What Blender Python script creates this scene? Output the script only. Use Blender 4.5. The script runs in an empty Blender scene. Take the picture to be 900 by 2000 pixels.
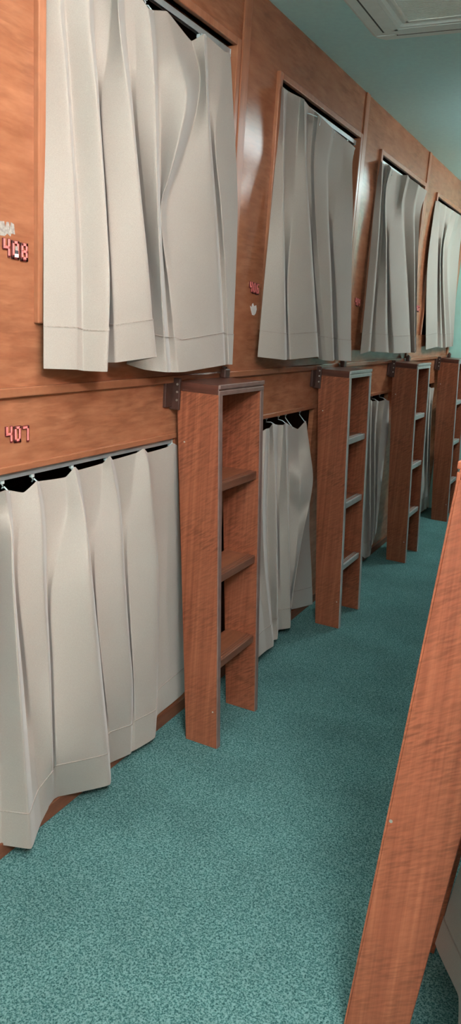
import bpy, bmesh, math, random
import numpy as np
from mathutils import Vector, Matrix
random.seed(7)
scene = bpy.context.scene
COL = scene.collection
# ------------------------------------------------------------------ camera solve
RM = np.array([[0.8876435845140639, 0.1701137806114214, -0.42796047966299844],
               [0.4560279057077583, -0.19504135825152105, 0.8683302413969062],
               [0.0642449494475281, -0.965929690505239, -0.2507038411628258]])
F = 1485.98; CX, CY = 450.0, 1000.0; CAM = np.array([0, 0, 1.4])
W = -1.224            # bunk wall on the left
WR = -0.047           # bunk wall on the right
ZC = 2.39             # ceiling
M = 1.22              # bunk module
def ray(u, v): return RM @ np.array([u - CX, v - CY, F])
def onx(u, v, x): r = ray(u, v); return CAM + r * (x / r[0])
def onz(u, v, z): r = ray(u, v); return CAM + r * ((z - 1.4) / r[2])
def pix(p):
    q = RM.T @ (np.array(p) - CAM); return CX + F * q[0] / q[2], CY + F * q[1] / q[2]

# ------------------------------------------------------------------ materials
def mat(name):
    m = bpy.data.materials.new(name); m.use_nodes = True
    nt = m.node_tree; return m, nt, nt.nodes['Principled BSDF']
def N(nt, t, **k):
    n = nt.nodes.new(t)
    for a, b in k.items():
        if a in n.inputs: n.inputs[a].default_value = b
        else: setattr(n, a, b)
    return n
def ramp(nt, stops, src):
    r = nt.nodes.new('ShaderNodeValToRGB'); e = r.color_ramp.elements
    while len(e) < len(stops): e.new(0.5)
    for i, (p, c) in enumerate(stops): e[i].position = p; e[i].color = (*c, 1)
    nt.links.new(src, r.inputs[0]); return r
def mapping(nt, scale, rot=(0, 0, 0), loc=(0, 0, 0)):
    tc = nt.nodes.new('ShaderNodeTexCoord'); mp = nt.nodes.new('ShaderNodeMapping')
    if any(rot): mp.vector_type = 'TEXTURE'; scale = tuple(1.0 / q for q in scale)
    mp.inputs['Scale'].default_value = scale; mp.inputs['Rotation'].default_value = rot; mp.inputs['Location'].default_value = loc
    nt.links.new(tc.outputs['Object'], mp.inputs[0]); return mp.outputs[0]
def mixc(nt, a, b, f, mode='MIX'):
    m = nt.nodes.new('ShaderNodeMix'); m.data_type = 'RGBA'; m.blend_type = mode
    for s, v in ((m.inputs[6], a), (m.inputs[7], b), (m.inputs[0], f)):
        if hasattr(v, 'is_linked') or hasattr(v, 'links'): nt.links.new(v, s)
        else: s.default_value = v if not isinstance(v, tuple) else (*v, 1)
    return m.outputs[2]
def wood(name, dark, light, grain, figure, figrot=(0, 0, 0), figamt=0.35, rough=0.35, coat=0.15, spec=.15):
    """grain: object-space noise scale for the long streaks, figure: scale of the curly figure"""
    m, nt, b = mat(name)
    n1 = N(nt, 'ShaderNodeTexNoise', Scale=1.0, Detail=5.0, Roughness=0.6)
    nt.links.new(mapping(nt, grain), n1.inputs['Vector'])
    base = ramp(nt, [(0.28, dark), (0.72, light)], n1.outputs['Fac'])
    n2 = N(nt, 'ShaderNodeTexNoise', Scale=1.0, Detail=2.0, Roughness=0.5, Distortion=0.4)
    nt.links.new(mapping(nt, figure, figrot), n2.inputs['Vector'])
    msk = N(nt, 'ShaderNodeTexNoise', Scale=5.0, Detail=2.0)
    nt.links.new(mapping(nt, (1, 1, 1)), msk.inputs['Vector'])
    mr = ramp(nt, [(0.38, (0.25,) * 3), (0.66, (1,) * 3)], msk.outputs['Fac'])
    fr = ramp(nt, [(0.36, (1 - figamt,) * 3), (0.62, (1 + 0 * figamt,) * 3)], n2.outputs['Fac'])
    fig = mixc(nt, (1, 1, 1), fr.outputs[0], mr.outputs[0])
    col = mixc(nt, base.outputs[0], fig, 1.0, 'MULTIPLY')
    nt.links.new(col, b.inputs['Base Color'])
    b.inputs['Roughness'].default_value = rough
    b.inputs['Coat Weight'].default_value = coat; b.inputs['Coat Roughness'].default_value = 0.17; b.inputs['Specular IOR Level'].default_value = spec
    bp = N(nt, 'ShaderNodeBump', Strength=0.06, Distance=0.002)
    nt.links.new(n1.outputs['Fac'], bp.inputs['Height']); nt.links.new(bp.outputs[0], b.inputs['Normal'])
    return m
def plain(name, col, rough=0.5, metal=0.0, noise=0.12, scale=40):
    m, nt, b = mat(name)
    n = N(nt, 'ShaderNodeTexNoise', Scale=float(scale), Detail=3.0)
    nt.links.new(mapping(nt, (1, 1, 1)), n.inputs['Vector'])
    r = ramp(nt, [(0.3, tuple(c * (1 - noise) for c in col)), (0.7, tuple(min(1, c * (1 + noise)) for c in col))], n.outputs['Fac'])
    nt.links.new(r.outputs[0], b.inputs['Base Color'])
    b.inputs['Roughness'].default_value = rough; b.inputs['Metallic'].default_value = metal
    return m
MT = {}
MT['panel'] = wood('panel_veneer', (.315, .112, .055), (.455, .182, .095), (4, 7, 26), (9, 12, 80), (0, 0, 0), .26, .55, .8, 0.0)
MT['trim'] = wood('trim_wood', (.34, .125, .062), (.45, .185, .10), (50, 50, 4), (40, 40, 40), figamt=.12, rough=.33)
MT['ledge'] = wood('ledge_wood', (.30, .11, .055), (.40, .16, .082), (50, 4, 50), (40, 40, 40), figamt=.12, rough=.25, coat=.4)
MT['ladder'] = wood('ladder_veneer', (.225, .062, .032), (.385, .122, .061), (75, 75, 1.6), (26, 14, 170), (0, -0.6, 0), .42, .4, .3)
MT['ladder_right'] = MT['ladder']
MT['cap'] = wood('dark_cap_wood', (.075, .026, .018), (.14, .05, .034), (4, 50, 50), (40, 40, 40), figamt=.1, rough=.3)
MT['rung'] = wood('rung_wood', (.19, .065, .032), (.30, .11, .055), (60, 3, 60), (40, 40, 40), figamt=.15, rough=.3)
MT['rung_nose'] = wood('rung_nose_wood', (.13, .05, .03), (.21, .088, .055), (60, 3, 60), (40, 40, 40), figamt=.15, rough=.3)
MT['edge'] = plain('edge_band', (.19, .12, .105), .28, 0.0, .15, 30)
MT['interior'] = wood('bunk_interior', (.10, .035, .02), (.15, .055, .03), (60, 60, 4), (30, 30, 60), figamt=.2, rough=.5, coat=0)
MT['rail'] = plain('rail_metal', (.42, .46, .47), .35, .4, .06)
MT['hook'] = plain('hook_plastic', (.60, .70, .71), .35, 0, .05)
MT['bracket'] = plain('bracket_metal', (.075, .032, .024), .4, .2, .15)
MT['screw'] = plain('screw_metal', (.62, .55, .48), .3, .8, .1)
MT['pink'] = plain('pink_plastic', (.86, .24, .22), .4, 0, .05)
MT['maroon'] = plain('maroon_plastic', (.12, .012, .014), .45, 0, .1)
MT['residue'] = plain('peeled_paper', (.36, .32, .29), .85, 0, .35, 160)
MT['white'] = plain('white_paper', (.75, .75, .73), .7, 0, .05)
MT['black'] = plain('dark_smudge', (.06, .06, .065), .8, 0, .1)
MT['ceil'] = plain('ceiling_paint', (.60, .95, .99), .75, 0, .03, 60)
MT['teal'] = plain('teal_wall_paint', (.36, .62, .55), .6, 0, .03, 20)
MT['ac'] = plain('cassette_plastic', (.80, .93, .92), .5, 0, .03)
MT['acdark'] = plain('cassette_slot', (.05, .08, .085), .6, 0, .1)
MT['base'] = wood('skirting_wood', (.15, .055, .03), (.22, .085, .045), (50, 4, 50), (40, 40, 40), figamt=.12, rough=.5)
def fabric(name):
    m, nt, b = mat(name)
    big = N(nt, 'ShaderNodeTexNoise', Scale=3.0, Detail=3.0)
    v = mapping(nt, (1, 1, 1)); nt.links.new(v, big.inputs['Vector'])
    wv = N(nt, 'ShaderNodeTexNoise', Scale=1.0, Detail=3.0, Roughness=0.7)
    nt.links.new(mapping(nt, (500, 500, 900)), wv.inputs['Vector'])
    c1 = ramp(nt, [(0.3, (.385, .332, .292)), (0.7, (.42, .366, .324))], big.outputs['Fac'])
    c2 = ramp(nt, [(0.35, (.86,) * 3), (0.65, (1.03,) * 3)], wv.outputs['Fac'])
    nt.links.new(mixc(nt, c1.outputs[0], c2.outputs[0], 1.0, 'MULTIPLY'), b.inputs['Base Color'])
    b.inputs['Roughness'].default_value = 0.85; b.inputs['Sheen Weight'].default_value = 0.25; b.inputs['Sheen Roughness'].default_value = .5
    b.inputs['Specular IOR Level'].default_value = 0.25
    bp = N(nt, 'ShaderNodeBump', Strength=0.15, Distance=0.001)
    nt.links.new(wv.outputs['Fac'], bp.inputs['Height']); nt.links.new(bp.outputs[0], b.inputs['Normal'])
    return m
MT['thread'] = plain('seam_thread', (.335, .287, .25), .9, 0, .2, 300)
MT['fabric'] = fabric('beige_curtain_fabric')
def carpet():
    m, nt, b = mat('teal_carpet')
    v = mapping(nt, (1, 1, 1))
    n1 = N(nt, 'ShaderNodeTexNoise', Scale=170.0, Detail=4.0, Roughness=0.75); nt.links.new(v, n1.inputs['Vector'])
    n2 = N(nt, 'ShaderNodeTexVoronoi', Scale=260.0); nt.links.new(v, n2.inputs['Vector'])
    n3 = N(nt, 'ShaderNodeTexNoise', Scale=3.5, Detail=3.0); nt.links.new(v, n3.inputs['Vector'])
    add = N(nt, 'ShaderNodeMath', operation='MULTIPLY_ADD'); add.inputs[1].default_value = 0.35
    nt.links.new(n2.outputs['Distance'], add.inputs[0]); nt.links.new(n1.outputs['Fac'], add.inputs[2])
    c = ramp(nt, [(0.42, (.006, .036, .037)), (0.60, (.040, .125, .122)), (0.80, (.155, .285, .275))], add.outputs[0])
    w = ramp(nt, [(0.3, (.82,) * 3), (0.7, (1.1,) * 3)], n3.outputs['Fac'])
    nt.links.new(mixc(nt, c.outputs[0], w.outputs[0], 1.0, 'MULTIPLY'), b.inputs['Base Color'])
    b.inputs['Roughness'].default_value = 0.95; b.inputs['Specular IOR Level'].default_value = 0.1
    bp = N(nt, 'ShaderNodeBump', Strength=0.7, Distance=0.004)
    nt.links.new(add.outputs[0], bp.inputs['Height']); nt.links.new(bp.outputs[0], b.inputs['Normal'])
    return m
MT['carpet'] = carpet()
def emit(name, col, s):
    m, nt, b = mat(name)
    b.inputs['Base Color'].default_value = (.9, .9, .9, 1)
    b.inputs['Emission Color'].default_value = (*col, 1); b.inputs['Emission Strength'].default_value = s
    return m
FILL_NEAR = emit('near_fill_glow', (1.0, .965, .94), 56)  # glow of the added fill for the near wall and right board
LIGHT_FAR = emit('far_lamp_glow', (.88, .99, 1.0), 6.3)
LIGHT_MID = emit('middle_lamp_glow', (1.0, .98, .95), 29)
FILL_END = emit('end_fill_glow', (.84, .99, 1.0), 48)  # glow of the added fill for the end wall and ceiling

# ------------------------------------------------------------------ object helpers
def obj(name, bm, m, parent=None, smooth=False, origin=None):
    me = bpy.data.meshes.new(name)
    bm.normal_update()
    bm.to_mesh(me); bm.free()
    o = bpy.data.objects.new(name, me); COL.objects.link(o)
    me.materials.append(m)
    if smooth:
        for p in me.polygons: p.use_smooth = True
    if origin is not None:
        me.transform(Matrix.Translation(-Vector(origin)))
        o.location = origin
    if parent: o.parent = parent
    return o
def thing(name, label, cat, loc=(0, 0, 0), group=None):
    o = bpy.data.objects.new(name, None); COL.objects.link(o)
    o.location = loc; o.empty_display_size = .05
    o['label'] = label; o['category'] = cat
    if group: o['group'] = group
    return o
def tag(o, label, cat, group=None):
    o['label'] = label; o['category'] = cat
    if group: o['group'] = group
    return o
def struct(name, bm, m, smooth=False):
    o = obj(name, bm, m, None, smooth); o['kind'] = 'structure'; return o
def box(bm, a, b, bev=0.0, seg=2):
    a, b = [min(p, q) for p, q in zip(a, b)], [max(p, q) for p, q in zip(a, b)]
    vs = [bm.verts.new((x, y, z)) for x in (a[0], b[0]) for y in (a[1], b[1]) for z in (a[2], b[2])]
    fs = [(0, 1, 3, 2), (4, 6, 7, 5), (0, 4, 5, 1), (2, 3, 7, 6), (0, 2, 6, 4), (1, 5, 7, 3)]
    nf = [bm.faces.new([vs[i] for i in f]) for f in fs]
    if bev:
        es = list({e for f in nf for e in f.edges})
        bmesh.ops.bevel(bm, geom=es, offset=bev, segments=seg, affect='EDGES', profile=.5)
    return bm
def boxes(lst, bev=0.0):
    bm = bmesh.new()
    for a, b in lst: box(bm, a, b, bev)
    return bm
def hexa(bm, p, bev=0.0):
    """8 corners: bottom ring 0-3, top ring 4-7"""
    vs = [bm.verts.new(q) for q in p]
    fs = [(3, 2, 1, 0), (4, 5, 6, 7), (0, 1, 5, 4), (1, 2, 6, 5), (2, 3, 7, 6), (3, 0, 4, 7)]
    nf = [bm.faces.new([vs[i] for i in f]) for f in fs]
    bmesh.ops.recalc_face_normals(bm, faces=nf)
    if bev:
        es = list({e for f in nf for e in f.edges})
        bmesh.ops.bevel(bm, geom=es, offset=bev, segments=2, affect='EDGES', profile=.5)
    return bm
def tube(bm, pts, r, n=8):
    pts = [Vector(p) for p in pts]; rings = []
    for i, p in enumerate(pts):
        d = (pts[min(i + 1, len(pts) - 1)] - pts[max(i - 1, 0)]).normalized()
        a = d.cross(Vector((0, 0, 1)));
        if a.length < .05: a = d.cross(Vector((1, 0, 0)))
        a.normalize(); b = d.cross(a)
        rings.append([bm.verts.new(p + r * (math.cos(t) * a + math.sin(t) * b)) for t in [2 * math.pi * k / n for k in range(n)]])
    for A, B in zip(rings, rings[1:]):
        for k in range(n): bm.faces.new((A[k], A[(k + 1) % n], B[(k + 1) % n], B[k]))
    bm.faces.new(rings[0][::-1]); bm.faces.new(rings[-1])
    bmesh.ops.recalc_face_normals(bm, faces=bm.faces[:])
    return bm

# ------------------------------------------------------------------ the room
Y0, Y1 = -1.0, 6.06
struct('floor', boxes([((W - 1.3, Y0, -.05), (1.2, Y1 + .1, 0))]), MT['carpet'])
struct('ceiling', boxes([((W - 1.3, Y0, ZC), (1.2, Y1 + .1, ZC + .05))]), MT['ceil'])
struct('wall_far', boxes([((W - 1.3, Y1, 0), (1.2, Y1 + .08, ZC))]), MT['teal'])
struct('wall_back', boxes([((W - 1.3, Y0 - .08, 0), (1.2, Y0, ZC))]), MT['ceil'])
struct('wall_right', boxes([((1.1, Y0, 0), (1.2, 1.1, ZC))]), MT['panel'])
TH = .022
UO = (1.42, 2.297, 1.352, 2.192)      # upper opening in the first bay: y0, y1, z0, z1
LO = (1.20, 2.05, .055, 1.012)        # lower opening
ZT = 1.187                            # ledge between the tiers
def wall_boxes(x0, x1, ya, yb, n):
    L = []
    ups = [(UO[0] + M * k, UO[1] + M * k) for k in range(n)]
    los = [(LO[0] + M * k, LO[1] + M * k) for k in range(n)]
    def strip(ops, z0, z1, zo0, zo1):
        y = ya
        for a, b in ops:
            L.append(((x0, y, z0), (x1, a, z1)))
            L.append(((x0, a, z0), (x1, b, zo0))); L.append(((x0, a, zo1), (x1, b, z1)))
            y = b
        L.append(((x0, y, z0), (x1, yb, z1)))
    strip(los, 0, ZT, LO[2], LO[3])
    strip(ups, ZT, ZC, UO[2], UO[3])
    return L
struct('wall_left', boxes(wall_boxes(W - TH, W, Y0, Y1, 4)), MT['panel'])
# bunk interiors behind the openings
bm = bmesh.new()
XB = W - 1.2
box(bm, (XB - .02, Y0, 0), (XB, Y1, ZC))
box(bm, (XB, Y0, 1.10), (W - TH - .04, Y1, 1.17)); box(bm, (XB, Y0, .012), (W - TH - .001, Y1, .05))
for k in range(5): box(bm, (XB, 1.15 + M * k, .05), (W - TH - .001, 1.17 + M * k, ZC))
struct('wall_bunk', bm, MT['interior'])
# ledge, battens, base
struct('trim_1', boxes([((W, Y0, ZT), (W + .012, Y1, ZT + .022))], .003), MT['ledge'])
bm = bmesh.new()
for k in range(-1, 4):
    y = 2.342 + M * k
    box(bm, (W, y, ZT + .022), (W + .007, y + .05, ZC), .0025)
struct('trim_2', bm, MT['trim'])
struct('trim_3', boxes([((W, Y0, 1.012), (W + .006, Y1, 1.03))], .003), MT['ledge'])
struct('baseboard_left', boxes([((W, Y0, 0), (W + .008, Y1, .045))], .002), MT['base'])
# frames round the upper openings (fixed joinery)
for k in range(4):
    y0, y1, z0, z1 = UO; y0 += M * k; y1 += M * k; t = .022; p = .014
    bm = bmesh.new()
    box(bm, (W - TH, y0 - t, z0), (W + p, y0 + .003, z1 + t), .003)
    box(bm, (W - TH, y1 - .003, z0), (W + p, y1 + t, z1 + t), .003)
    box(bm, (W - TH, y0 + .003, z1), (W + p, y1 - .003, z1 + t), .003)
    struct('trim_%d' % (4 + k), bm, MT['trim'])
# right hand bunk front
bm = bmesh.new()
RO = (1.33, 2.18, .055, 1.012)
ops = [(RO[0] + M * k, RO[1] + M * k) for k in range(4)]
y = 1.08
for a, b in ops:
    box(bm, (WR, y, 0), (WR + TH, a, ZT)); box(bm, (WR, a, 0), (WR + TH, min(b, Y1), RO[2])); box(bm, (WR, a, RO[3]), (WR + TH, min(b, Y1), ZT)); y = b
box(bm, (WR, y, 0), (WR + TH, Y1, ZT))
box(bm, (WR, 1.08, ZT), (WR + TH, Y1, ZC))
box(bm, (WR + TH, 1.08, 0), (1.1, 1.10, ZC))
struct('wall_bunkfront', bm, MT['panel'])
bm = bmesh.new()
box(bm, (WR + TH + .6, 1.10, 0), (WR + TH + .62, Y1, ZC)); box(bm, (WR + TH, 1.10, 1.1), (WR + TH + .6, Y1, 1.15))
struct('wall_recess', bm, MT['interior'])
struct('trim_8', boxes([((WR, 1.08, ZT), (WR - .012, Y1, ZT + .022))], .003), MT['ledge'])
struct('baseboard_right', boxes([((WR, 1.08, 0), (WR - .008, Y1, .045))], .002), MT['base'])

# ------------------------------------------------------------------ ladders
def ladder(y0, label, s=1, wall=W, edge='edge', group='wooden bunk ladders'):
    """s=+1: leans on a wall at its left, -1: on a wall at its right"""
    root = thing('bunk_ladder', label, 'ladder', (wall + s * .17, y0, 0), group)
    def X(o): return wall + s * o - (wall + s * .17)
    wd, th, zt = .315, .021, 1.165
    fb, bb, ft, bt = .236, .115, .165, .016
    def xf(z): return fb + (ft - fb) * z / zt
    def xb(z): return bb + (bt - bb) * z / zt
    for ya in (0, wd - th):
        yb = ya + th
        bm = bmesh.new()
        e = .004
        hexa(bm, [(X(bb), ya, 0), (X(fb - e), ya, 0), (X(fb - e), yb, 0), (X(bb), yb, 0),
                  (X(bt), ya, zt), (X(ft - e), ya, zt), (X(ft - e), yb, zt), (X(bt), yb, zt)], .0012)
        st = obj('stile', bm, MT['ladder'], root)
        bm = bmesh.new()
        hexa(bm, [(X(fb - e), ya, 0.001), (X(fb), ya, 0.001), (X(fb), yb, 0.001), (X(fb - e), yb, 0.001),
                  (X(ft - e), ya, zt), (X(ft), ya, zt), (X(ft), yb, zt), (X(ft - e), yb, zt)], .001)
        eb = obj('edge_band', bm, MT[edge], st)
        # small screw heads on the outer face
        if ya == 0:
            for z, fr in ((1.01, .16), (.13, .86)) if s > 0 else ((.511, .93), (1.02, .2)):
                bm = bmesh.new()
                xm = X(xb(z) + (xf(z) - xb(z)) * fr)
                tube(bm, [(xm, ya + .001, z), (xm, ya - .0012, z)], .0026 if s > 0 else .0034, 10)
                obj('screw', bm, MT['screw'], st)
    for z in (.296, .592, .889):
        a, b = xb(z) + .010, xf(z) - .010
        bm = bmesh.new()
        box(bm, (X(a), th, z - .020), (X(b - .012), wd - th, z), .001)
        rg = obj('rung', bm, MT['rung'], root)
        bm = bmesh.new()
        box(bm, (X(b - .012), th, z - .026), (X(b), wd - th, z + .002), .003)
        box(bm, (X(b - .028), th, z), (X(b - .024), wd - th, z + .0015)); box(bm, (X(b - .020), th, z), (X(b - .016), wd - th, z + .0015))
        ng = obj('nosing', bm, MT['rung_nose' if edge == 'edge' else edge], rg)
    bm = bmesh.new()
    box(bm, (X(bt - .002), 0, zt), (X(ft - .006), wd, zt + .028), .0015)
    cp = obj('top_cap', bm, MT['cap'], root)
    bm = bmesh.new()
    box(bm, (X(ft - .006), 0, zt - .002), (X(ft + .001), wd, zt + .012), .0015)
    box(bm, (X(ft - .006), 0, zt + .012), (X(ft - .003), wd, zt + .017), .0)
    box(bm, (X(ft - .006), 0, zt + .017), (X(ft + .002), wd, zt + .030), .0015)
    obj('nosing', bm, MT[edge], cp)
    bm = bmesh.new()
    box(bm, (X(.018), .272, zt + .0275), (X(.040), .308, zt + .058), .004)
    tube(bm, [(X(.029), .29, zt + .058), (X(.029), .29, zt + .064)], .006, 10)
    obj('latch', bm, MT['bracket'], root)
    return root
MT['edge_glare'] = plain('glare_edge_band', (.40, .40, .395), .3, 0.15, .1, 30)  # glare of the far light painted into the edge and nosing colour
LADY = 2.023
lab = ['nearest reddish wooden bunk ladder on the left, beside the curtain under number 407',
       'second wooden bunk ladder from the left with edges painted pale as glare, below the 406 curtain',
       'third wooden bunk ladder on the left, between the second ladder and the teal end wall',
       'farthest wooden bunk ladder on the left, standing against the teal end wall']
for k in range(4):
    ladder(LADY + M * k, lab[k], 1, W, 'edge' if k == 0 else 'edge_glare')
ladder(1.25, 'large close-up ladder side board leaning in at the right edge, pink brown wood', -1, WR, 'ladder')

def bracket(y, label):
    root = thing('ladder_bracket', label, 'bracket', (W, y, 1.157), 'brown ladder brackets on the wall')
    bm = bmesh.new(); box(bm, (-.001, -.022, -.042), (.010, .016, .042), .002)
    pl = obj('plate', bm, MT['bracket'], root)
    bm = bmesh.new(); box(bm, (-.001, .0165, -.050), (.034, .0265, .046), .002)
    fl = obj('flange', bm, MT['bracket'], root)
    for z in (-.02, .005, .028):
        bm = bmesh.new(); tube(bm, [(.026, .0168, z), (.026, .0148, z)], .0035, 10)
        obj('screw', bm, MT['screw'], fl)
bl = ['dark brown metal bracket on the wall left of the nearest ladder, under the large curtain',
      'dark metal bracket on the wall left of the second ladder top',
      'dark metal bracket on the wall left of the third ladder top',
      'dark metal bracket on the wall left of the farthest ladder top']
for k in range(4): bracket(LADY - .030 + M * k, bl[k])

# ------------------------------------------------------------------ number signs
SEG = {'0': 'abcdef', '2': 'abged', '4': 'fgbc', '6': 'afgedc', '7': 'fabc'[1:], '8': 'abcdefg'}
def glyph(ch, w, h, t, x0, x1):
    bm = bmesh.new(); hw, hh = w / 2, h / 2
    R = {'a': ((-hw, hh - t), (hw, hh)), 'd': ((-hw, -hh), (hw, -hh + t)), 'g': ((-hw, -t / 2), (hw, t / 2)),
         'f': ((-hw, 0), (-hw + t, hh)), 'e': ((-hw, -hh), (-hw + t, 0)), 'b': ((hw - t, 0), (hw, hh)), 'c': ((hw - t, -hh), (hw, 0))}
    for s in SEG[ch]:
        (a, b), (c, d) = R[s]; box(bm, (x0, a, b), (x1, c, d), .0006, 1)
    return bm
def number(txt, y, z, label, h=.034, w=.019, pitch=.0275, torn=None):
    root = thing('number_sign', label, 'number sign', (W, y, z), 'bunk numbers')
    for i, ch in enumerate(txt):
        yy = (i - 1) * pitch
        zz = -.002 * (i - 1)
        bk = obj('digit', glyph(ch, w + .0045, h + .0045, .0075, 0.0, .0035), MT['maroon'], root)
        bk.location = (0, yy + .0012, zz - .0012)
        f = obj('digit_face', glyph(ch, w, h, .0055, .0036, .005), MT['pink'], bk); f.location = (0, -.0012, .0012)
        if torn == i:
            a = boxes([((.0051, -.006, -.015), (.0056, .006, -.008))]); obj('white_scrap', a, MT['white'], bk)
            a = boxes([((.0051, -.005, -.008), (.0056, .006, -.001))]); obj('dark_scrap', a, MT['black'], bk)
            a = boxes([((.0051, -.004, -.001), (.0055, .004, .008))]); obj('pale_scrap', a, MT['residue'], bk)
def ctr(u, v):
    p = onx(u, v, W); return p[1], p[2]
number('408', *ctr(28, 487), 'pink number 408 with a damaged middle digit, left of the large curtain', torn=1)
number('407', *ctr(32, 847), 'pink number 407 on the board above the near lower curtain')
number('406', *ctr(495, 562), 'small pink number 406 on the brown panel between the first two upper curtains')
number('404', *ctr(697, 590), 'tiny pink number right of the second upper curtain')
number('402', *ctr(815, 602), 'tiny pink number right of the third upper curtain')
def patch(name, pts, label, m='residue'):
    P = [onx(u, v, W) for u, v in pts]
    bm = bmesh.new(); f = bm.faces.new([bm.verts.new(p) for p in P])
    r = bmesh.ops.extrude_face_region(bm, geom=[f])
    for e in r['geom']:
        if isinstance(e, bmesh.types.BMVert): e.co.x += .0006
    bmesh.ops.recalc_face_normals(bm, faces=bm.faces[:])
    o = obj(name, bm, MT[m], None, origin=tuple(P[0])); tag(o, label, 'sticker residue'); return o
patch('sticker_residue', [(-14, 431), (8, 432), (10, 444), (13, 433), (17, 434), (19, 446), (21, 434), (27, 438), (29, 458), (22, 456), (20, 462), (14, 456), (9, 461), (-14, 457)], 'grey streaked remains of a peeled sticker above number 408')
patch('sticker_residue', [(488, 597), (491, 600), (492, 594), (494, 592), (496, 598), (500, 596), (501, 604), (499, 612), (496, 616), (492, 615), (490, 607)], 'small ragged white paper remnant below number 406', 'white')

# ------------------------------------------------------------------ curtains
def hermite(xs, ys, q):
    n = len(xs); d = [(ys[i + 1] - ys[i]) / (xs[i + 1] - xs[i]) for i in range(n - 1)]
    m = [d[0]] + [0.5 * (d[i - 1] + d[i]) for i in range(1, n - 1)] + [d[-1]]
    for i in range(1, n - 1):
        if d[i - 1] * d[i] < 0: m[i] *= .5
    out = []
    for x in q:
        i = 0
        while i < n - 2 and x > xs[i + 1]: i += 1
        h = xs[i + 1] - xs[i]; t = (x - xs[i]) / h
        out.append((2 * t**3 - 3 * t**2 + 1) * ys[i] + (t**3 - 2 * t**2 + t) * h * m[i] + (-2 * t**3 + 3 * t**2) * ys[i + 1] + (t**3 - t**2) * h * m[i + 1])
    return out
ROWS = 72
def resolve(line, wall, sgn, ztop, amp=1.8, hemfade=False):
    """fold line: [(u, v, offset from wall | 'b' = hem 3 cm above floor)] -> ROWS points in the room"""
    pts = []
    for u, v, o in line:
        k = amp; t = (v - line[0][1]) / (line[-1][1] - line[0][1])
        if line[-1][2] == 'b' or hemfade: k = amp if t < .45 else amp + (1.2 - amp) * (t - .45) / .55
        if o == 'b':
            p = onz(u, v, .028); o = (p[0] - wall) * sgn
        if o > .02: o = .02 + (o - .02) * k
        pts.append((u, v, max(.002, o)))
    if ztop is not None:
        u, v, o = pts[0]; p = onx(u, v, wall + sgn * o)
        p[2] = ztop; u2, v2 = pix(p); pts.insert(0, (u2, v2, o))
    vs = [p[1] for p in pts]
    q = [vs[0] + (vs[-1] - vs[0]) * j / (ROWS - 1) for j in range(ROWS)]
    U = hermite(vs, [p[0] for p in pts], q); O = hermite(vs, [p[2] for p in pts], q)
    return [onx(U[j], q[j], wall + sgn * O[j]) for j in range(ROWS)]
def across(rows, nsub):
    """rows: list over fold lines of ROWS points -> grid [row][col]"""
    n = len(rows); grid = []
    for j in range(ROWS):
        P = [np.array(r[j]) for r in rows]; out = []
        for i in range(n - 1):
            p0 = P[max(i - 1, 0)]; p1 = P[i]; p2 = P[i + 1]; p3 = P[min(i + 2, n - 1)]
            l1 = np.linalg.norm(p2 - p1) + 1e-6
            l0 = np.linalg.norm(p1 - p0) + 1e-6; l2 = np.linalg.norm(p3 - p2) + 1e-6
            T = .36
            m1 = T * .5 * ((p2 - p1) / l1 + (p1 - p0) / l0 if i > 0 else 2 * (p2 - p1) / l1) * min(l1, l0 * 1.5)
            m2 = T * .5 * ((p2 - p1) / l1 + (p3 - p2) / l2 if i < n - 2 else 2 * (p2 - p1) / l1) * min(l1, l2 * 1.5)
            for k in range(nsub):
                t = k / nsub
                out.append((2 * t**3 - 3 * t**2 + 1) * p1 + (t**3 - 2 * t**2 + t) * m1 + (-2 * t**3 + 3 * t**2) * p2 + (t**3 - t**2) * m2)
        out.append(P[-1]); grid.append(out)
    return grid
def cloth(name, grid, j0, j1, parent, off=0.0, thick=.0016, org=(0, 0, 0), sgn=1):
    bm = bmesh.new(); V = []
    for j in range(j0, j1 + 1):
        V.append([bm.verts.new(Vector(p) - Vector(org)) for p in grid[j]])
    for a, b in zip(V, V[1:]):
        for i in range(len(a) - 1): bm.faces.new((a[i], b[i], b[i + 1], a[i + 1]))
    bm.normal_update()
    s = sum(f.normal.x for f in bm.faces)
    if s * sgn < 0: bmesh.ops.reverse_faces(bm, faces=bm.faces[:])
    for e in bm.edges:
        if len(e.link_faces) == 1: e.smooth = False
    bm.normal_update()
    if off:
        for v in bm.verts: v.co += v.normal * off
    o = obj(name, bm, MT['fabric'], parent, True)
    md = o.modifiers.new('thickness', 'SOLIDIFY'); md.thickness = thick; md.offset = -1
    return o
def curtain(label, lines, hooks, group, wall=W, sgn=1, ztop=None, hem=.092, nsub=8, railx=None, railz=None, amp=1.8):
    rows = [resolve(l, wall, sgn, ztop, amp) for l in lines]
    return curtain_rows(label, rows, hooks, group, sgn, hem, nsub, railx, railz)
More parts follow.
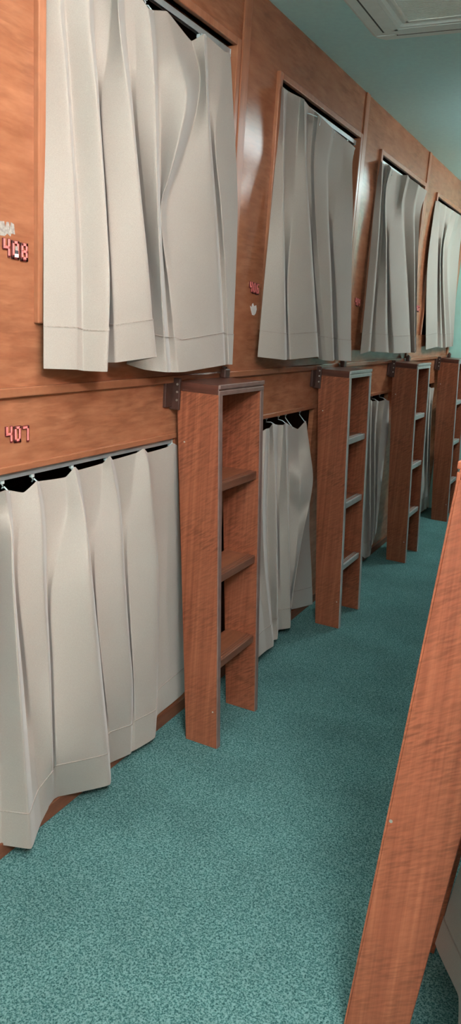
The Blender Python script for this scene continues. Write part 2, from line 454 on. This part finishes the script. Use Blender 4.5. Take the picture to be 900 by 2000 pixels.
def curtain_rows(label, rows, hooks, group, sgn=1, hem=.08, nsub=8, railx=None, railz=None):
    grid = across(rows, nsub)
    org = rows[len(rows) // 2][0]
    root = thing('curtain', label, 'curtain', tuple(org), group)
    jh = int(round((ROWS - 1) * (1 - hem)))
    cloth('cloth_panel', grid, 0, jh, root, 0, .0016, org, sgn)
    hm = cloth('hem', grid, jh, ROWS - 1, root, .0013, .0026, org, sgn)
    A, B = grid[jh], grid[jh + 1]
    st = cloth('stitching', [[a + (b - a) * .05 for a, b in zip(A, B)], [a + (b - a) * .22 for a, b in zip(A, B)]], 0, 1, hm, .0021, .0008, org, sgn)
    st.data.materials[0] = MT['thread']
    top = grid[0]
    for y in hooks:
        i = min(range(len(top)), key=lambda i: abs(top[i][1] - y))
        p = Vector(top[i]) - Vector(org)
        r = Vector((railx, top[i][1], railz)) - Vector(org)
        bm = bmesh.new()
        gap = max(r.z - p.z, .012)
        mid = Vector((r.x, p.y, r.z - .010))
        tube(bm, [mid, mid + Vector((0, .004, -.004)), mid + Vector((0, .002, -.011)), Vector(((p.x + r.x) / 2, p.y - .003, p.z + gap * .3)), Vector((p.x, p.y, p.z - .004)), Vector((p.x - sgn * .004, p.y, p.z - .028))], .0019, 8)
        h = obj('hook', bm, MT['hook'], root, True)
        bm = bmesh.new(); box(bm, (r.x - .005, r.y - .004, r.z - .010), (r.x + .005, r.y + .006, r.z), .0015)
        obj('glider', bm, MT['hook'], h)
    return root
def yof(u, v): return onx(u, v, W)[1]
def rail(y0, y1, x, z, label, w=.014, h=.016):
    root = thing('curtain_rail', label, 'curtain rail', (x, (y0 + y1) / 2, z), 'curtain rails')
    L = (y1 - y0) / 2
    bm = bmesh.new()
    box(bm, (-w / 2, -L, h * .75), (w / 2, L, h)); box(bm, (-w / 2, -L, 0), (-w / 2 + .003, L, h * .75)); box(bm, (w / 2 - .003, -L, 0), (w / 2, L, h * .75))
    obj('track', bm, MT['rail'], root)
    for s in (-1, 1):
        bm = bmesh.new(); box(bm, (-w / 2 - .001, s * L - .004 * (s > 0) - .0, -.002), (w / 2 + .001, s * L + .004 * (s < 0), h + .001), .001)
        obj('end_cap', bm, MT['hook'], root)
RZ = 2.166
RX = W - .016
for k, l in enumerate(['pale metal curtain rail above the large near upper curtain', 'metal curtain rail above the second upper curtain beside 406',
                       'metal curtain rail above the third upper curtain', 'metal curtain rail above the farthest upper curtain']):
    rail(UO[0] + .004 + M * k, UO[1] - .004 + M * k, RX, RZ, l)
LRZ = .992
LRX = W - .014
for k, l in enumerate(['pale metal rail above the near lower curtain, under number 407', 'curtain rail over the lower curtain between the first and second ladders',
                       'curtain rail over the lower curtain between the second and third ladders', 'curtain rail over the lower curtain between the third and farthest ladders']):
    rail(LO[0] + .002 + M * k, LO[1] - .002 + M * k, LRX if k == 0 else W - .034, LRZ + .004 if k == 0 else 1.008, l, .016, .018)

UG, LG = 'upper bunk curtains', 'lower bunk curtains'
# --- upper curtains
U1 = [
 [(84, 0, .0), (84, 150, .006), (85, 400, .014), (85, 600, .022), (85, 720, .026)],
 [(117, 0, .03), (128, 130, .04), (140, 300, .044), (148, 450, .045), (150, 722, .045)],
 [(126, 0, .006), (135, 130, .014), (146, 300, .027), (156, 450, .037), (162, 724, .046)],
 [(173, 0, .04), (190, 200, .055), (205, 400, .068), (213, 560, .078), (208, 726, .078)],
 [(183, 0, .0), (194, 200, .0), (206, 400, .01), (212, 560, .02), (206, 708, .03)],
 [(218, 0, .015), (208, 110, .018), (199, 197, .018), (211, 400, .034), (220, 560, .046), (226, 708, .052)],
 [(230, 0, .04), (253, 200, .058), (275, 400, .07), (290, 540, .075), (305, 697, .075)],
 [(243, 0, .0), (259, 200, .004), (276, 400, .008), (286, 540, .01), (248, 711, .014)],
 [(262, 10, .02), (266, 110, .018), (266, 200, .02), (284, 400, .028), (296, 560, .03), (282, 722, .03)],
 [(289, 15, .036), (297, 80, .04), (303, 200, .048), (308, 400, .058), (317, 600, .064), (326, 727, .064)],
 [(301, 20, .0), (307, 100, .008), (311, 200, .012), (314, 400, .02), (325, 600, .03), (334, 727, .04)],
 [(326, 22, .012), (344, 95, .02), (364, 185, .056), (352, 260, .058), (330, 345, .046), (314, 400, .032), (330, 560, .042), (348, 727, .05)],
 [(374, 80, .004), (391, 150, .012), (378, 240, .014), (353, 320, .018), (326, 400, .022), (342, 560, .045), (362, 726, .052)],
 [(398, 66, .03), (402, 150, .038), (407, 250, .043), (418, 400, .048), (428, 550, .053), (437, 713, .053)],
 [(404, 70, .0), (407, 150, .006), (411, 250, .01), (422, 400, .02), (432, 550, .03), (440, 712, .036)],
 [(438, 100, .012), (428, 190, .02), (420, 270, .026), (431, 400, .036), (441, 550, .04), (446, 712, .045)],
 [(450, 106, .008), (455, 200, .018), (464, 400, .03), (461, 520, .035), (457, 620, .037), (453, 712, .04)]]
def prep(L, n):
    out = []
    for i, l in enumerate(L):
        if i < n:
            u, v, o = l[0]; p = onx(u, v, W + o); p[2] = 2.142; u2, v2 = pix(p); out.append([(u2, v2, o)] + l)
        else: out.append(l)
    return out
curtain('large beige curtain over the near upper bunk, hanging beside number 408', prep(U1, 9), [yof(110, 0) - .02, yof(173, 0) - .03, yof(232, 0), yof(289, 15), yof(398, 66), yof(447, 100)], UG, railx=RX, railz=RZ)
U2 = [
 [(549, 168, .0), (543, 250, .008), (530, 400, .02), (515, 560, .028), (503, 697, .033)],
 [(554, 172, .034), (553, 290, .03), (552.5, 380, .04), (554, 550, .05), (556, 703, .055)],
 [(562, 178, .0), (556, 290, .004), (555, 380, .008), (557, 550, .02), (560, 702, .03)],
 [(586, 190, .012), (577, 320, .02), (573, 400, .028), (561, 560, .035), (566, 702, .04)],
 [(594, 195, .044), (596, 317, .036), (599, 380, .044), (606, 482, .052), (619, 697, .06)],
 [(602, 206, .0), (599, 317, .002), (602, 380, .006), (609, 482, .014), (622, 700, .024)],
 [(614, 218, .014), (607, 300, .014), (608, 380, .018), (612, 500, .026), (630, 703, .036)],
 [(622, 224, .044), (616, 280, .03), (613, 330, .03), (616, 420, .034), (626, 560, .04), (638, 704, .045)],
 [(649, 250, .042), (638, 317, .032), (638, 380, .04), (644, 533, .05), (650, 705, .056)],
 [(655, 256, .0), (642, 317, .0), (641, 380, .004), (647, 533, .014), (653, 702, .02)],
 [(672, 270, .014), (668, 330, .018), (656, 390, .022), (650, 440, .026), (656, 560, .034), (662, 704, .042)],
 [(693, 288, .022), (688, 320, .03), (689, 400, .038), (686, 560, .044), (685, 705, .048)]]
curtain('beige grey curtain over the second upper bunk, right of number 406', U2, [yof(557, 172), yof(594, 195), yof(622, 224), yof(649, 250), yof(688, 285)], UG, railx=RX, railz=RZ, amp=2.1)
U3 = [
 [(742, 312, .0), (731, 400, .01), (720, 520, .02), (703, 692, .03)],
 [(746, 318, .034), (744, 375, .03), (737, 480, .04), (719, 687, .05)],
 [(752, 320, .0), (747, 375, .0), (740, 480, .01), (723, 686, .02)],
 [(759, 322, .012), (752, 365, .012), (745, 480, .02), (735, 600, .03), (731, 687, .035)],
 [(763, 328, .042), (754, 365, .032), (753.5, 480, .045), (753, 620, .053), (754, 688, .055)],
 [(768, 332, .003), (757, 365, .003), (756, 480, .01), (757, 620, .02), (759, 689, .03)],
 [(784, 342, .012), (776, 400, .02), (760, 458, .022), (761, 560, .035), (767, 690, .045)],
 [(796, 342, .038), (784, 404, .036), (789, 480, .044), (795, 580, .054), (800, 689, .058)],
 [(800, 348, .003), (789, 404, .004), (792, 480, .01), (798, 580, .02), (802, 688, .03)],
 [(817, 360, .042), (808, 404, .035), (808, 460, .04), (809, 560, .045), (810, 689, .05)],
 [(821, 364, .008), (811, 405, .012), (810, 460, .02), (811, 560, .03), (811, 688, .035)],
 [(834, 373, .022), (822, 409, .03), (817, 480, .035), (814, 560, .04), (812, 686, .045)]]
curtain('light beige curtain over the third upper bunk with an untidy pulled top', U3, [yof(746, 318), yof(763, 328), yof(796, 342), yof(817, 360)], UG, railx=RX, railz=RZ, nsub=6, amp=1.5)
U4 = [
 [(851, 392, 0.008), (846, 424, 0.016), (835, 516, 0.022), (831, 683, 0.024)],
 [(858, 394, 0.022), (856, 431, 0.024), (853, 533, 0.030), (851, 678, 0.036)],
 [(862, 397, 0.008), (858, 431, 0.008), (855, 533, 0.016), (854, 678, 0.022)],
 [(869, 401, 0.022), (865, 440, 0.024), (859, 510, 0.030), (861, 679, 0.036)],
 [(873, 404, 0.008), (868, 440, 0.008), (861, 510, 0.016), (864, 679, 0.022)],
 [(881, 409, 0.022), (876, 430, 0.024), (865, 490, 0.030), (870, 679, 0.036)],
 [(886, 412, 0.008), (879, 430, 0.008), (867, 490, 0.016), (872, 678, 0.022)],
 [(892, 416, 0.022), (886, 440, 0.024), (874, 490, 0.030), (880, 677, 0.036)],
 [(898, 420, 0.008), (893, 445, 0.005), (879, 500, 0.012), (881, 677, 0.022)],
 [(906, 425, 0.022), (902, 450, 0.022), (895, 516, 0.024), (884, 676, 0.030)]]
curtain('narrow beige curtain over the farthest upper bunk, next to the teal wall', U4, [yof(858, 394), yof(869, 401), yof(881, 409), yof(892, 416), yof(904, 424)], UG, railx=RX, railz=RZ, nsub=6, amp=1.3)
# --- lower curtains
L1 = [
 [(-75, 985, .0), (-75, 1300, .02), (-80, 1700, 'b')],
 [(-38, 972, .02), (-32, 1200, .055), (-22, 1668, 'b')],
 [(-14, 966, .0), (-12, 1100, .0), (-8, 1250, .02), (2, 1650, 'b')],
 [(10, 958, .03), (16, 1000, .026), (22, 1032, .044), (25, 1120, .058), (40, 1360, .07), (60, 1657, 'b')],
 [(20, 958, .004), (25, 1010, .006), (28, 1120, .014), (48, 1360, .022), (70, 1632, 'b')],
 [(46, 962, .02), (40, 1010, .02), (34, 1100, .022), (52, 1300, .035), (80, 1605, 'b')],
 [(71, 940, .03), (76, 970, .034), (80, 1000, .038), (86, 1160, .046), (94, 1280, .05), (102, 1480, .054), (99, 1568, 'b')],
 [(77, 940, .0), (85, 975, .004), (90, 1020, .008), (92, 1160, .02), (98, 1280, .03), (104, 1480, .04), (105, 1560, 'b')],
 [(128, 932, .018), (131, 990, .02), (114, 1080, .026), (99, 1165, .03), (104, 1300, .042), (110, 1480, .054), (114, 1555, 'b')],
 [(146, 912, .03), (152, 945, .034), (164, 1000, .048), (176, 1120, .07), (188, 1260, .076), (208, 1460, .08), (214, 1532, 'b')],
 [(154, 918, .002), (160, 950, .004), (167, 1000, .008), (179, 1120, .014), (194, 1260, .02), (211, 1440, .026), (214, 1490, 'b')],
 [(200, 905, .014), (196, 980, .018), (185, 1060, .022), (190, 1200, .032), (205, 1350, .04), (222, 1486, 'b')],
 [(214, 890, .03), (222, 930, .032), (233, 1000, .038), (240, 1120, .048), (251, 1260, .052), (257, 1330, .052), (254, 1472, 'b')],
 [(221, 898, .0), (229, 930, .0), (237, 1000, .004), (244, 1120, .01), (254, 1260, .02), (260, 1340, .03), (256, 1468, 'b')],
 [(266, 885, .013), (258, 950, .013), (248, 1050, .018), (254, 1200, .028), (261, 1330, .038), (264, 1464, 'b')],
 [(281, 876, .026), (287, 895, .03), (298, 1000, .04), (307, 1100, .046), (307, 1300, .046), (302, 1440, 'b')],
 [(289, 884, .0), (299, 1000, .0), (309, 1100, .004), (309, 1280, .01), (306, 1398, .02)],
 [(325, 874, .012), (328, 1000, .012), (325, 1150, .016), (330, 1280, .02), (333, 1375, .022)],
 [(339, 866, .018), (341, 1000, .014), (346, 1100, .016), (350, 1250, .02), (353, 1358, .022)],
 [(346, 870, .0), (350, 1000, .004), (356, 1150, .008), (362, 1348, .012)]]
curtain('wide beige pleated curtain over the near lower bunk, below number 407', L1, [yof(10, 958), yof(68, 940), yof(147, 912), yof(214, 890), yof(281, 876), yof(339, 866)], LG, railx=LRX, railz=LRZ + .004)
L2 = [
 [(478, 855, .0), (484, 1050, .012), (490, 1300, .04)],
 [(496, 848, .016), (497, 1050, .045), (506, 1282, 'b')],
 [(508, 845, .006), (502, 1000, .03), (505, 1100, .036), (520, 1270, 'b')],
 [(519, 838, .02), (513, 1000, .046), (516, 1100, .056), (526, 1200, .062), (533, 1262, 'b')],
 [(526, 836, .0), (521, 1000, .02), (523, 1100, .024), (530, 1200, .03), (534, 1250, 'b')],
 [(532, 828, .028), (536, 900, .03), (538, 971, .042), (540, 1070, .05), (541, 1248, 'b')],
 [(543, 830, .0), (541, 900, .003), (540, 971, .008), (542, 1070, .014), (543, 1230, .03)],
 [(553, 830, .014), (549, 900, .015), (545, 971, .02), (546, 1070, .03), (550, 1229, 'b')],
 [(557, 825, .028), (559, 880, .035), (561, 971, .044), (564, 1094, .052), (566, 1226, 'b')],
 [(562, 828, .004), (562, 880, .008), (564, 971, .016), (566, 1094, .022), (567, 1195, .02)],
 [(582, 838, .008), (583, 890, .016), (586, 930, .05), (586, 965, .052), (584, 1000, .042), (577, 1090, .036), (568, 1192, .03)],
 [(597, 822, .016), (605, 880, .036), (611, 932, .055), (606, 975, .06), (592, 1040, .06), (578, 1120, .055), (568, 1188, .045)],
 [(598, 826, .0), (602, 890, .008), (604, 940, .006), (595, 1008, .003), (578, 1080, .003), (562, 1192, .008)],
 [(599, 830, -.004), (603, 900, .0), (605, 960, .004), (604, 1030, .008), (608, 1110, .014), (610, 1180, .018)]]
curtain('beige curtain over the second lower bunk with a bulging fold, between first and second ladders', L2, [yof(532, 828), yof(557, 825), yof(571, 829), yof(597, 822)], LG, railx=W - .034, railz=1.008)
L3 = [
 [(690, 790, .0), (694, 900, .01), (700, 1080, .03)],
 [(708, 786, .016), (710, 900, .036), (712, 1090, 'b')],
 [(716, 785, .0), (716, 900, .016), (717, 1088, 'b')],
 [(724, 781, .024), (722, 900, .036), (722, 1000, .046), (722, 1085, 'b')],
 [(727, 784, .0), (725, 900, .008), (724, 1000, .016), (724, 1075, .03)],
 [(736, 782, .024), (732, 834, .03), (731, 950, .036), (730, 1020, .04), (725, 1066, .04)],
 [(740, 784, .0), (735, 834, .0), (733, 950, .008), (732, 1020, .018), (727, 1062, .03)],
 [(752, 781, .024), (744, 830, .026), (738, 900, .028), (735, 990, .032), (732, 1045, .036)],
 [(760, 783, .008), (759, 825, .012), (750, 900, .016), (740, 990, .02), (734, 1040, .028)]]
curtain('narrow gathered beige curtain over the third lower bunk, between second and third ladders', L3, [yof(724, 781), yof(736, 782), yof(752, 781)], LG, railx=W - .034, railz=1.008, nsub=6)
L4 = [
 [(818, 760, .0), (818, 880, .01), (820, 1000, .02)],
 [(828, 758, .018), (826, 860, .03), (825, 998, 'b')],
 [(833, 758, .0), (830, 860, .012), (828, 995, .03)],
 [(839, 756, .02), (835, 850, .034), (832, 994, 'b')],
 [(842, 758, .0), (838, 850, .01), (834, 990, .03)],
 [(848, 757, .01), (843, 795, .02), (840, 850, .03), (837, 992, 'b')]]
curtain('sliver of beige curtain over the farthest lower bunk, seen between third and fourth ladders', L4, [yof(828, 758), yof(839, 756)], LG, railx=W - .034, railz=1.008, nsub=6)
# --- the lower curtain on the right, behind the close ladder
def world_line(top, bot, n=ROWS):
    out = []
    for j in range(n):
        t = j / (n - 1); s = t ** 1.4
        out.append(np.array([top[0] + (bot[0] - top[0]) * s, top[1] + (bot[1] - top[1]) * t, top[2] + (bot[2] - top[2]) * t]))
    return out
A = onz(850, 1838, .03); B = onz(896, 1946, .03)
rows = [world_line((WR - .004, 1.345, .972), (WR - .022, 1.33, .03)),
        world_line((WR - .006, 1.40, .968), (B[0], B[1], .03)),
        world_line((WR - .028, 1.52, .975), (A[0], A[1], .03)),
        world_line((WR - .002, 1.58, .968), (WR - .03, A[1] + .07, .03)),
        world_line((WR - .028, 1.70, .975), (WR - .10, 1.75, .03)),
        world_line((WR - .002, 1.77, .968), (WR - .03, 1.82, .03)),
        world_line((WR - .028, 1.90, .975), (WR - .10, 1.94, .03)),
        world_line((WR - .002, 2.00, .968), (WR - .03, 2.02, .03)),
        world_line((WR - .020, 2.14, .975), (WR - .06, 2.14, .03))]
curtain_rows('beige curtain bottom showing behind the close ladder at the lower right', rows, [1.36, 1.52, 1.70, 1.90, 2.13], LG, -1, railx=WR + .014, railz=.996)
rail(RO[0] + .002, RO[1] - .002, WR + .014, .996, 'metal rail over the curtain behind the close ladder on the right', .016, .016)

# ------------------------------------------------------------------ ceiling cassette
def cassette():
    x0, x1, y0, y1 = -.985, -.285, 2.205, 2.910
    zb = ZC - .022
    cx, cy = (x0 + x1) / 2, (y0 + y1) / 2
    root = thing('air_conditioner', 'pale square air conditioning unit set in the ceiling', 'air conditioner', (cx, cy, ZC))
    def ring(bm, a, zt, zb_, b, ch):
        pass
    def octa(h, c):   # square ring of half size h with cut corners c
        return [(-h + c, -h), (h - c, -h), (h, -h + c), (h, h - c), (h - c, h), (-h + c, h), (-h, h - c), (-h, -h + c)]
    H = (x1 - x0) / 2
    bm = bmesh.new()
    loops = [(octa(H, .03), 0.0), (octa(H, .03), -.010), (octa(H - .022, .025), -.026), (octa(H - .125, .008), -.026), (octa(H - .135, .006), -.020), (octa(H - .15, .004), -.020)]
    Vs = [[bm.verts.new((p[0], p[1], z)) for p in lp] for lp, z in loops]
    for a, b in zip(Vs, Vs[1:]):
        for i in range(8): bm.faces.new((a[i], a[(i + 1) % 8], b[(i + 1) % 8], b[i]))
    bmesh.ops.recalc_face_normals(bm, faces=bm.faces[:])
    bd = obj('housing', bm, MT['ac'], root)
    bm = bmesh.new(); h = H - .15
    box(bm, (-h, -h, -.018), (h, h, -.010)); 
    n = 46
    for i in range(n):
        y = -h + .015 + (2 * h - .03) * i / (n - 1)
        box(bm, (-h + .012, y - .0025, -.022), (h - .012, y + .0025, -.018))
    for a, b in (((-h, -h), (h, -h + .012)), ((-h, h - .012), (h, h)), ((-h, -h), (-h + .012, h)), ((h - .012, -h), (h, h))):
        box(bm, (*a, -.024), (*b, -.016), .001)
    obj('intake_grille', bm, MT['grille'], root)
    # four outlet louvres
    for k in range(4):
        R = Matrix.Rotation(k * math.pi / 2, 4, 'Z')
        bm = bmesh.new(); box(bm, (-H + .062, -H + .10, -.0275), (-H + .112, H - .10, -.0265))
        bm.transform(R); lv = obj('louvre', bm, MT['ac'], root)
        bm = bmesh.new(); box(bm, (-H + .056, -H + .095, -.0275), (-H + .062, H - .095, -.0262))
        bm.transform(R); obj('slot', bm, MT['acdark'], lv)
    for sx, sy in ((-1, 1), (1, 1), (1, -1), (-1, -1)):
        bm = bmesh.new(); cx_, cy_ = sx * (H - .062), sy * (H - .062)
        box(bm, (cx_ - .035, cy_ - .004, -.0275), (cx_ + .03, cy_ + .004, -.0258), .001)
        obj('latch_tab', bm, MT['ac'], root)
MT['grille'] = plain('grille_plastic', (.86, .97, .95), .6, 0, .03)
cassette()

# ------------------------------------------------------------------ lamps (fixtures outside the frame; near and end ones are added fill)
def lamp(x, y, sx, sy, m, label):
    root = thing('ceiling_light', label, 'ceiling light', (x, y, ZC), 'ceiling lights')
    bm = bmesh.new(); box(bm, (-sx / 2 - .02, -sy / 2 - .02, -.02), (sx / 2 + .02, sy / 2 + .02, 0), .003); box(bm, (-sx / 4, -sy / 4, -.046), (sx / 4, sy / 4, -.02)); obj('frame', bm, MT['ac'], root)
    bm = bmesh.new(); box(bm, (-sx / 2, -sy / 2, -.115), (sx / 2, sy / 2, -.045), .006); obj('diffuser', bm, m, root)
lamp(.48, -.10, .50, .70, FILL_NEAR, 'added fill light, unseen behind the camera on the right')  # unseen fill, added to brighten the near wall, board and floor
lamp(-.40, 1.08, .16, .60, LIGHT_MID, 'bright ceiling light above the aisle in front of the air conditioner')
lamp(-.42, 4.10, .13, .80, LIGHT_FAR, 'bright ceiling light above the aisle beyond the air conditioner')
lamp(-.25, 5.45, .30, .30, FILL_END, 'added unseen fill light before the teal end wall')  # unseen fill, added to brighten the teal wall and far ceiling

# ------------------------------------------------------------------ world, camera, view
w = bpy.data.worlds.new('World'); scene.world = w; w.use_nodes = True
w.node_tree.nodes['Background'].inputs[0].default_value = (.5, .6, .62, 1); w.node_tree.nodes['Background'].inputs[1].default_value = .05
cd = bpy.data.cameras.new('Camera'); co = bpy.data.objects.new('Camera', cd); COL.objects.link(co)
cd.sensor_fit = 'VERTICAL'; cd.sensor_height = 36.0; cd.lens = F * 36.0 / 2000.0; cd.clip_start = .02
X = Vector(RM[:, 0]); Yd = Vector(RM[:, 1]); Zf = Vector(RM[:, 2])
m3 = Matrix((X, -Yd, -Zf)).transposed()
co.matrix_world = Matrix.Translation(CAM) @ m3.to_4x4()
scene.camera = co
vs = scene.view_settings
vs.view_transform = 'Standard'; vs.look = 'None'; vs.gamma = 1.0; vs.use_curve_mapping = False; vs.exposure = 0.33
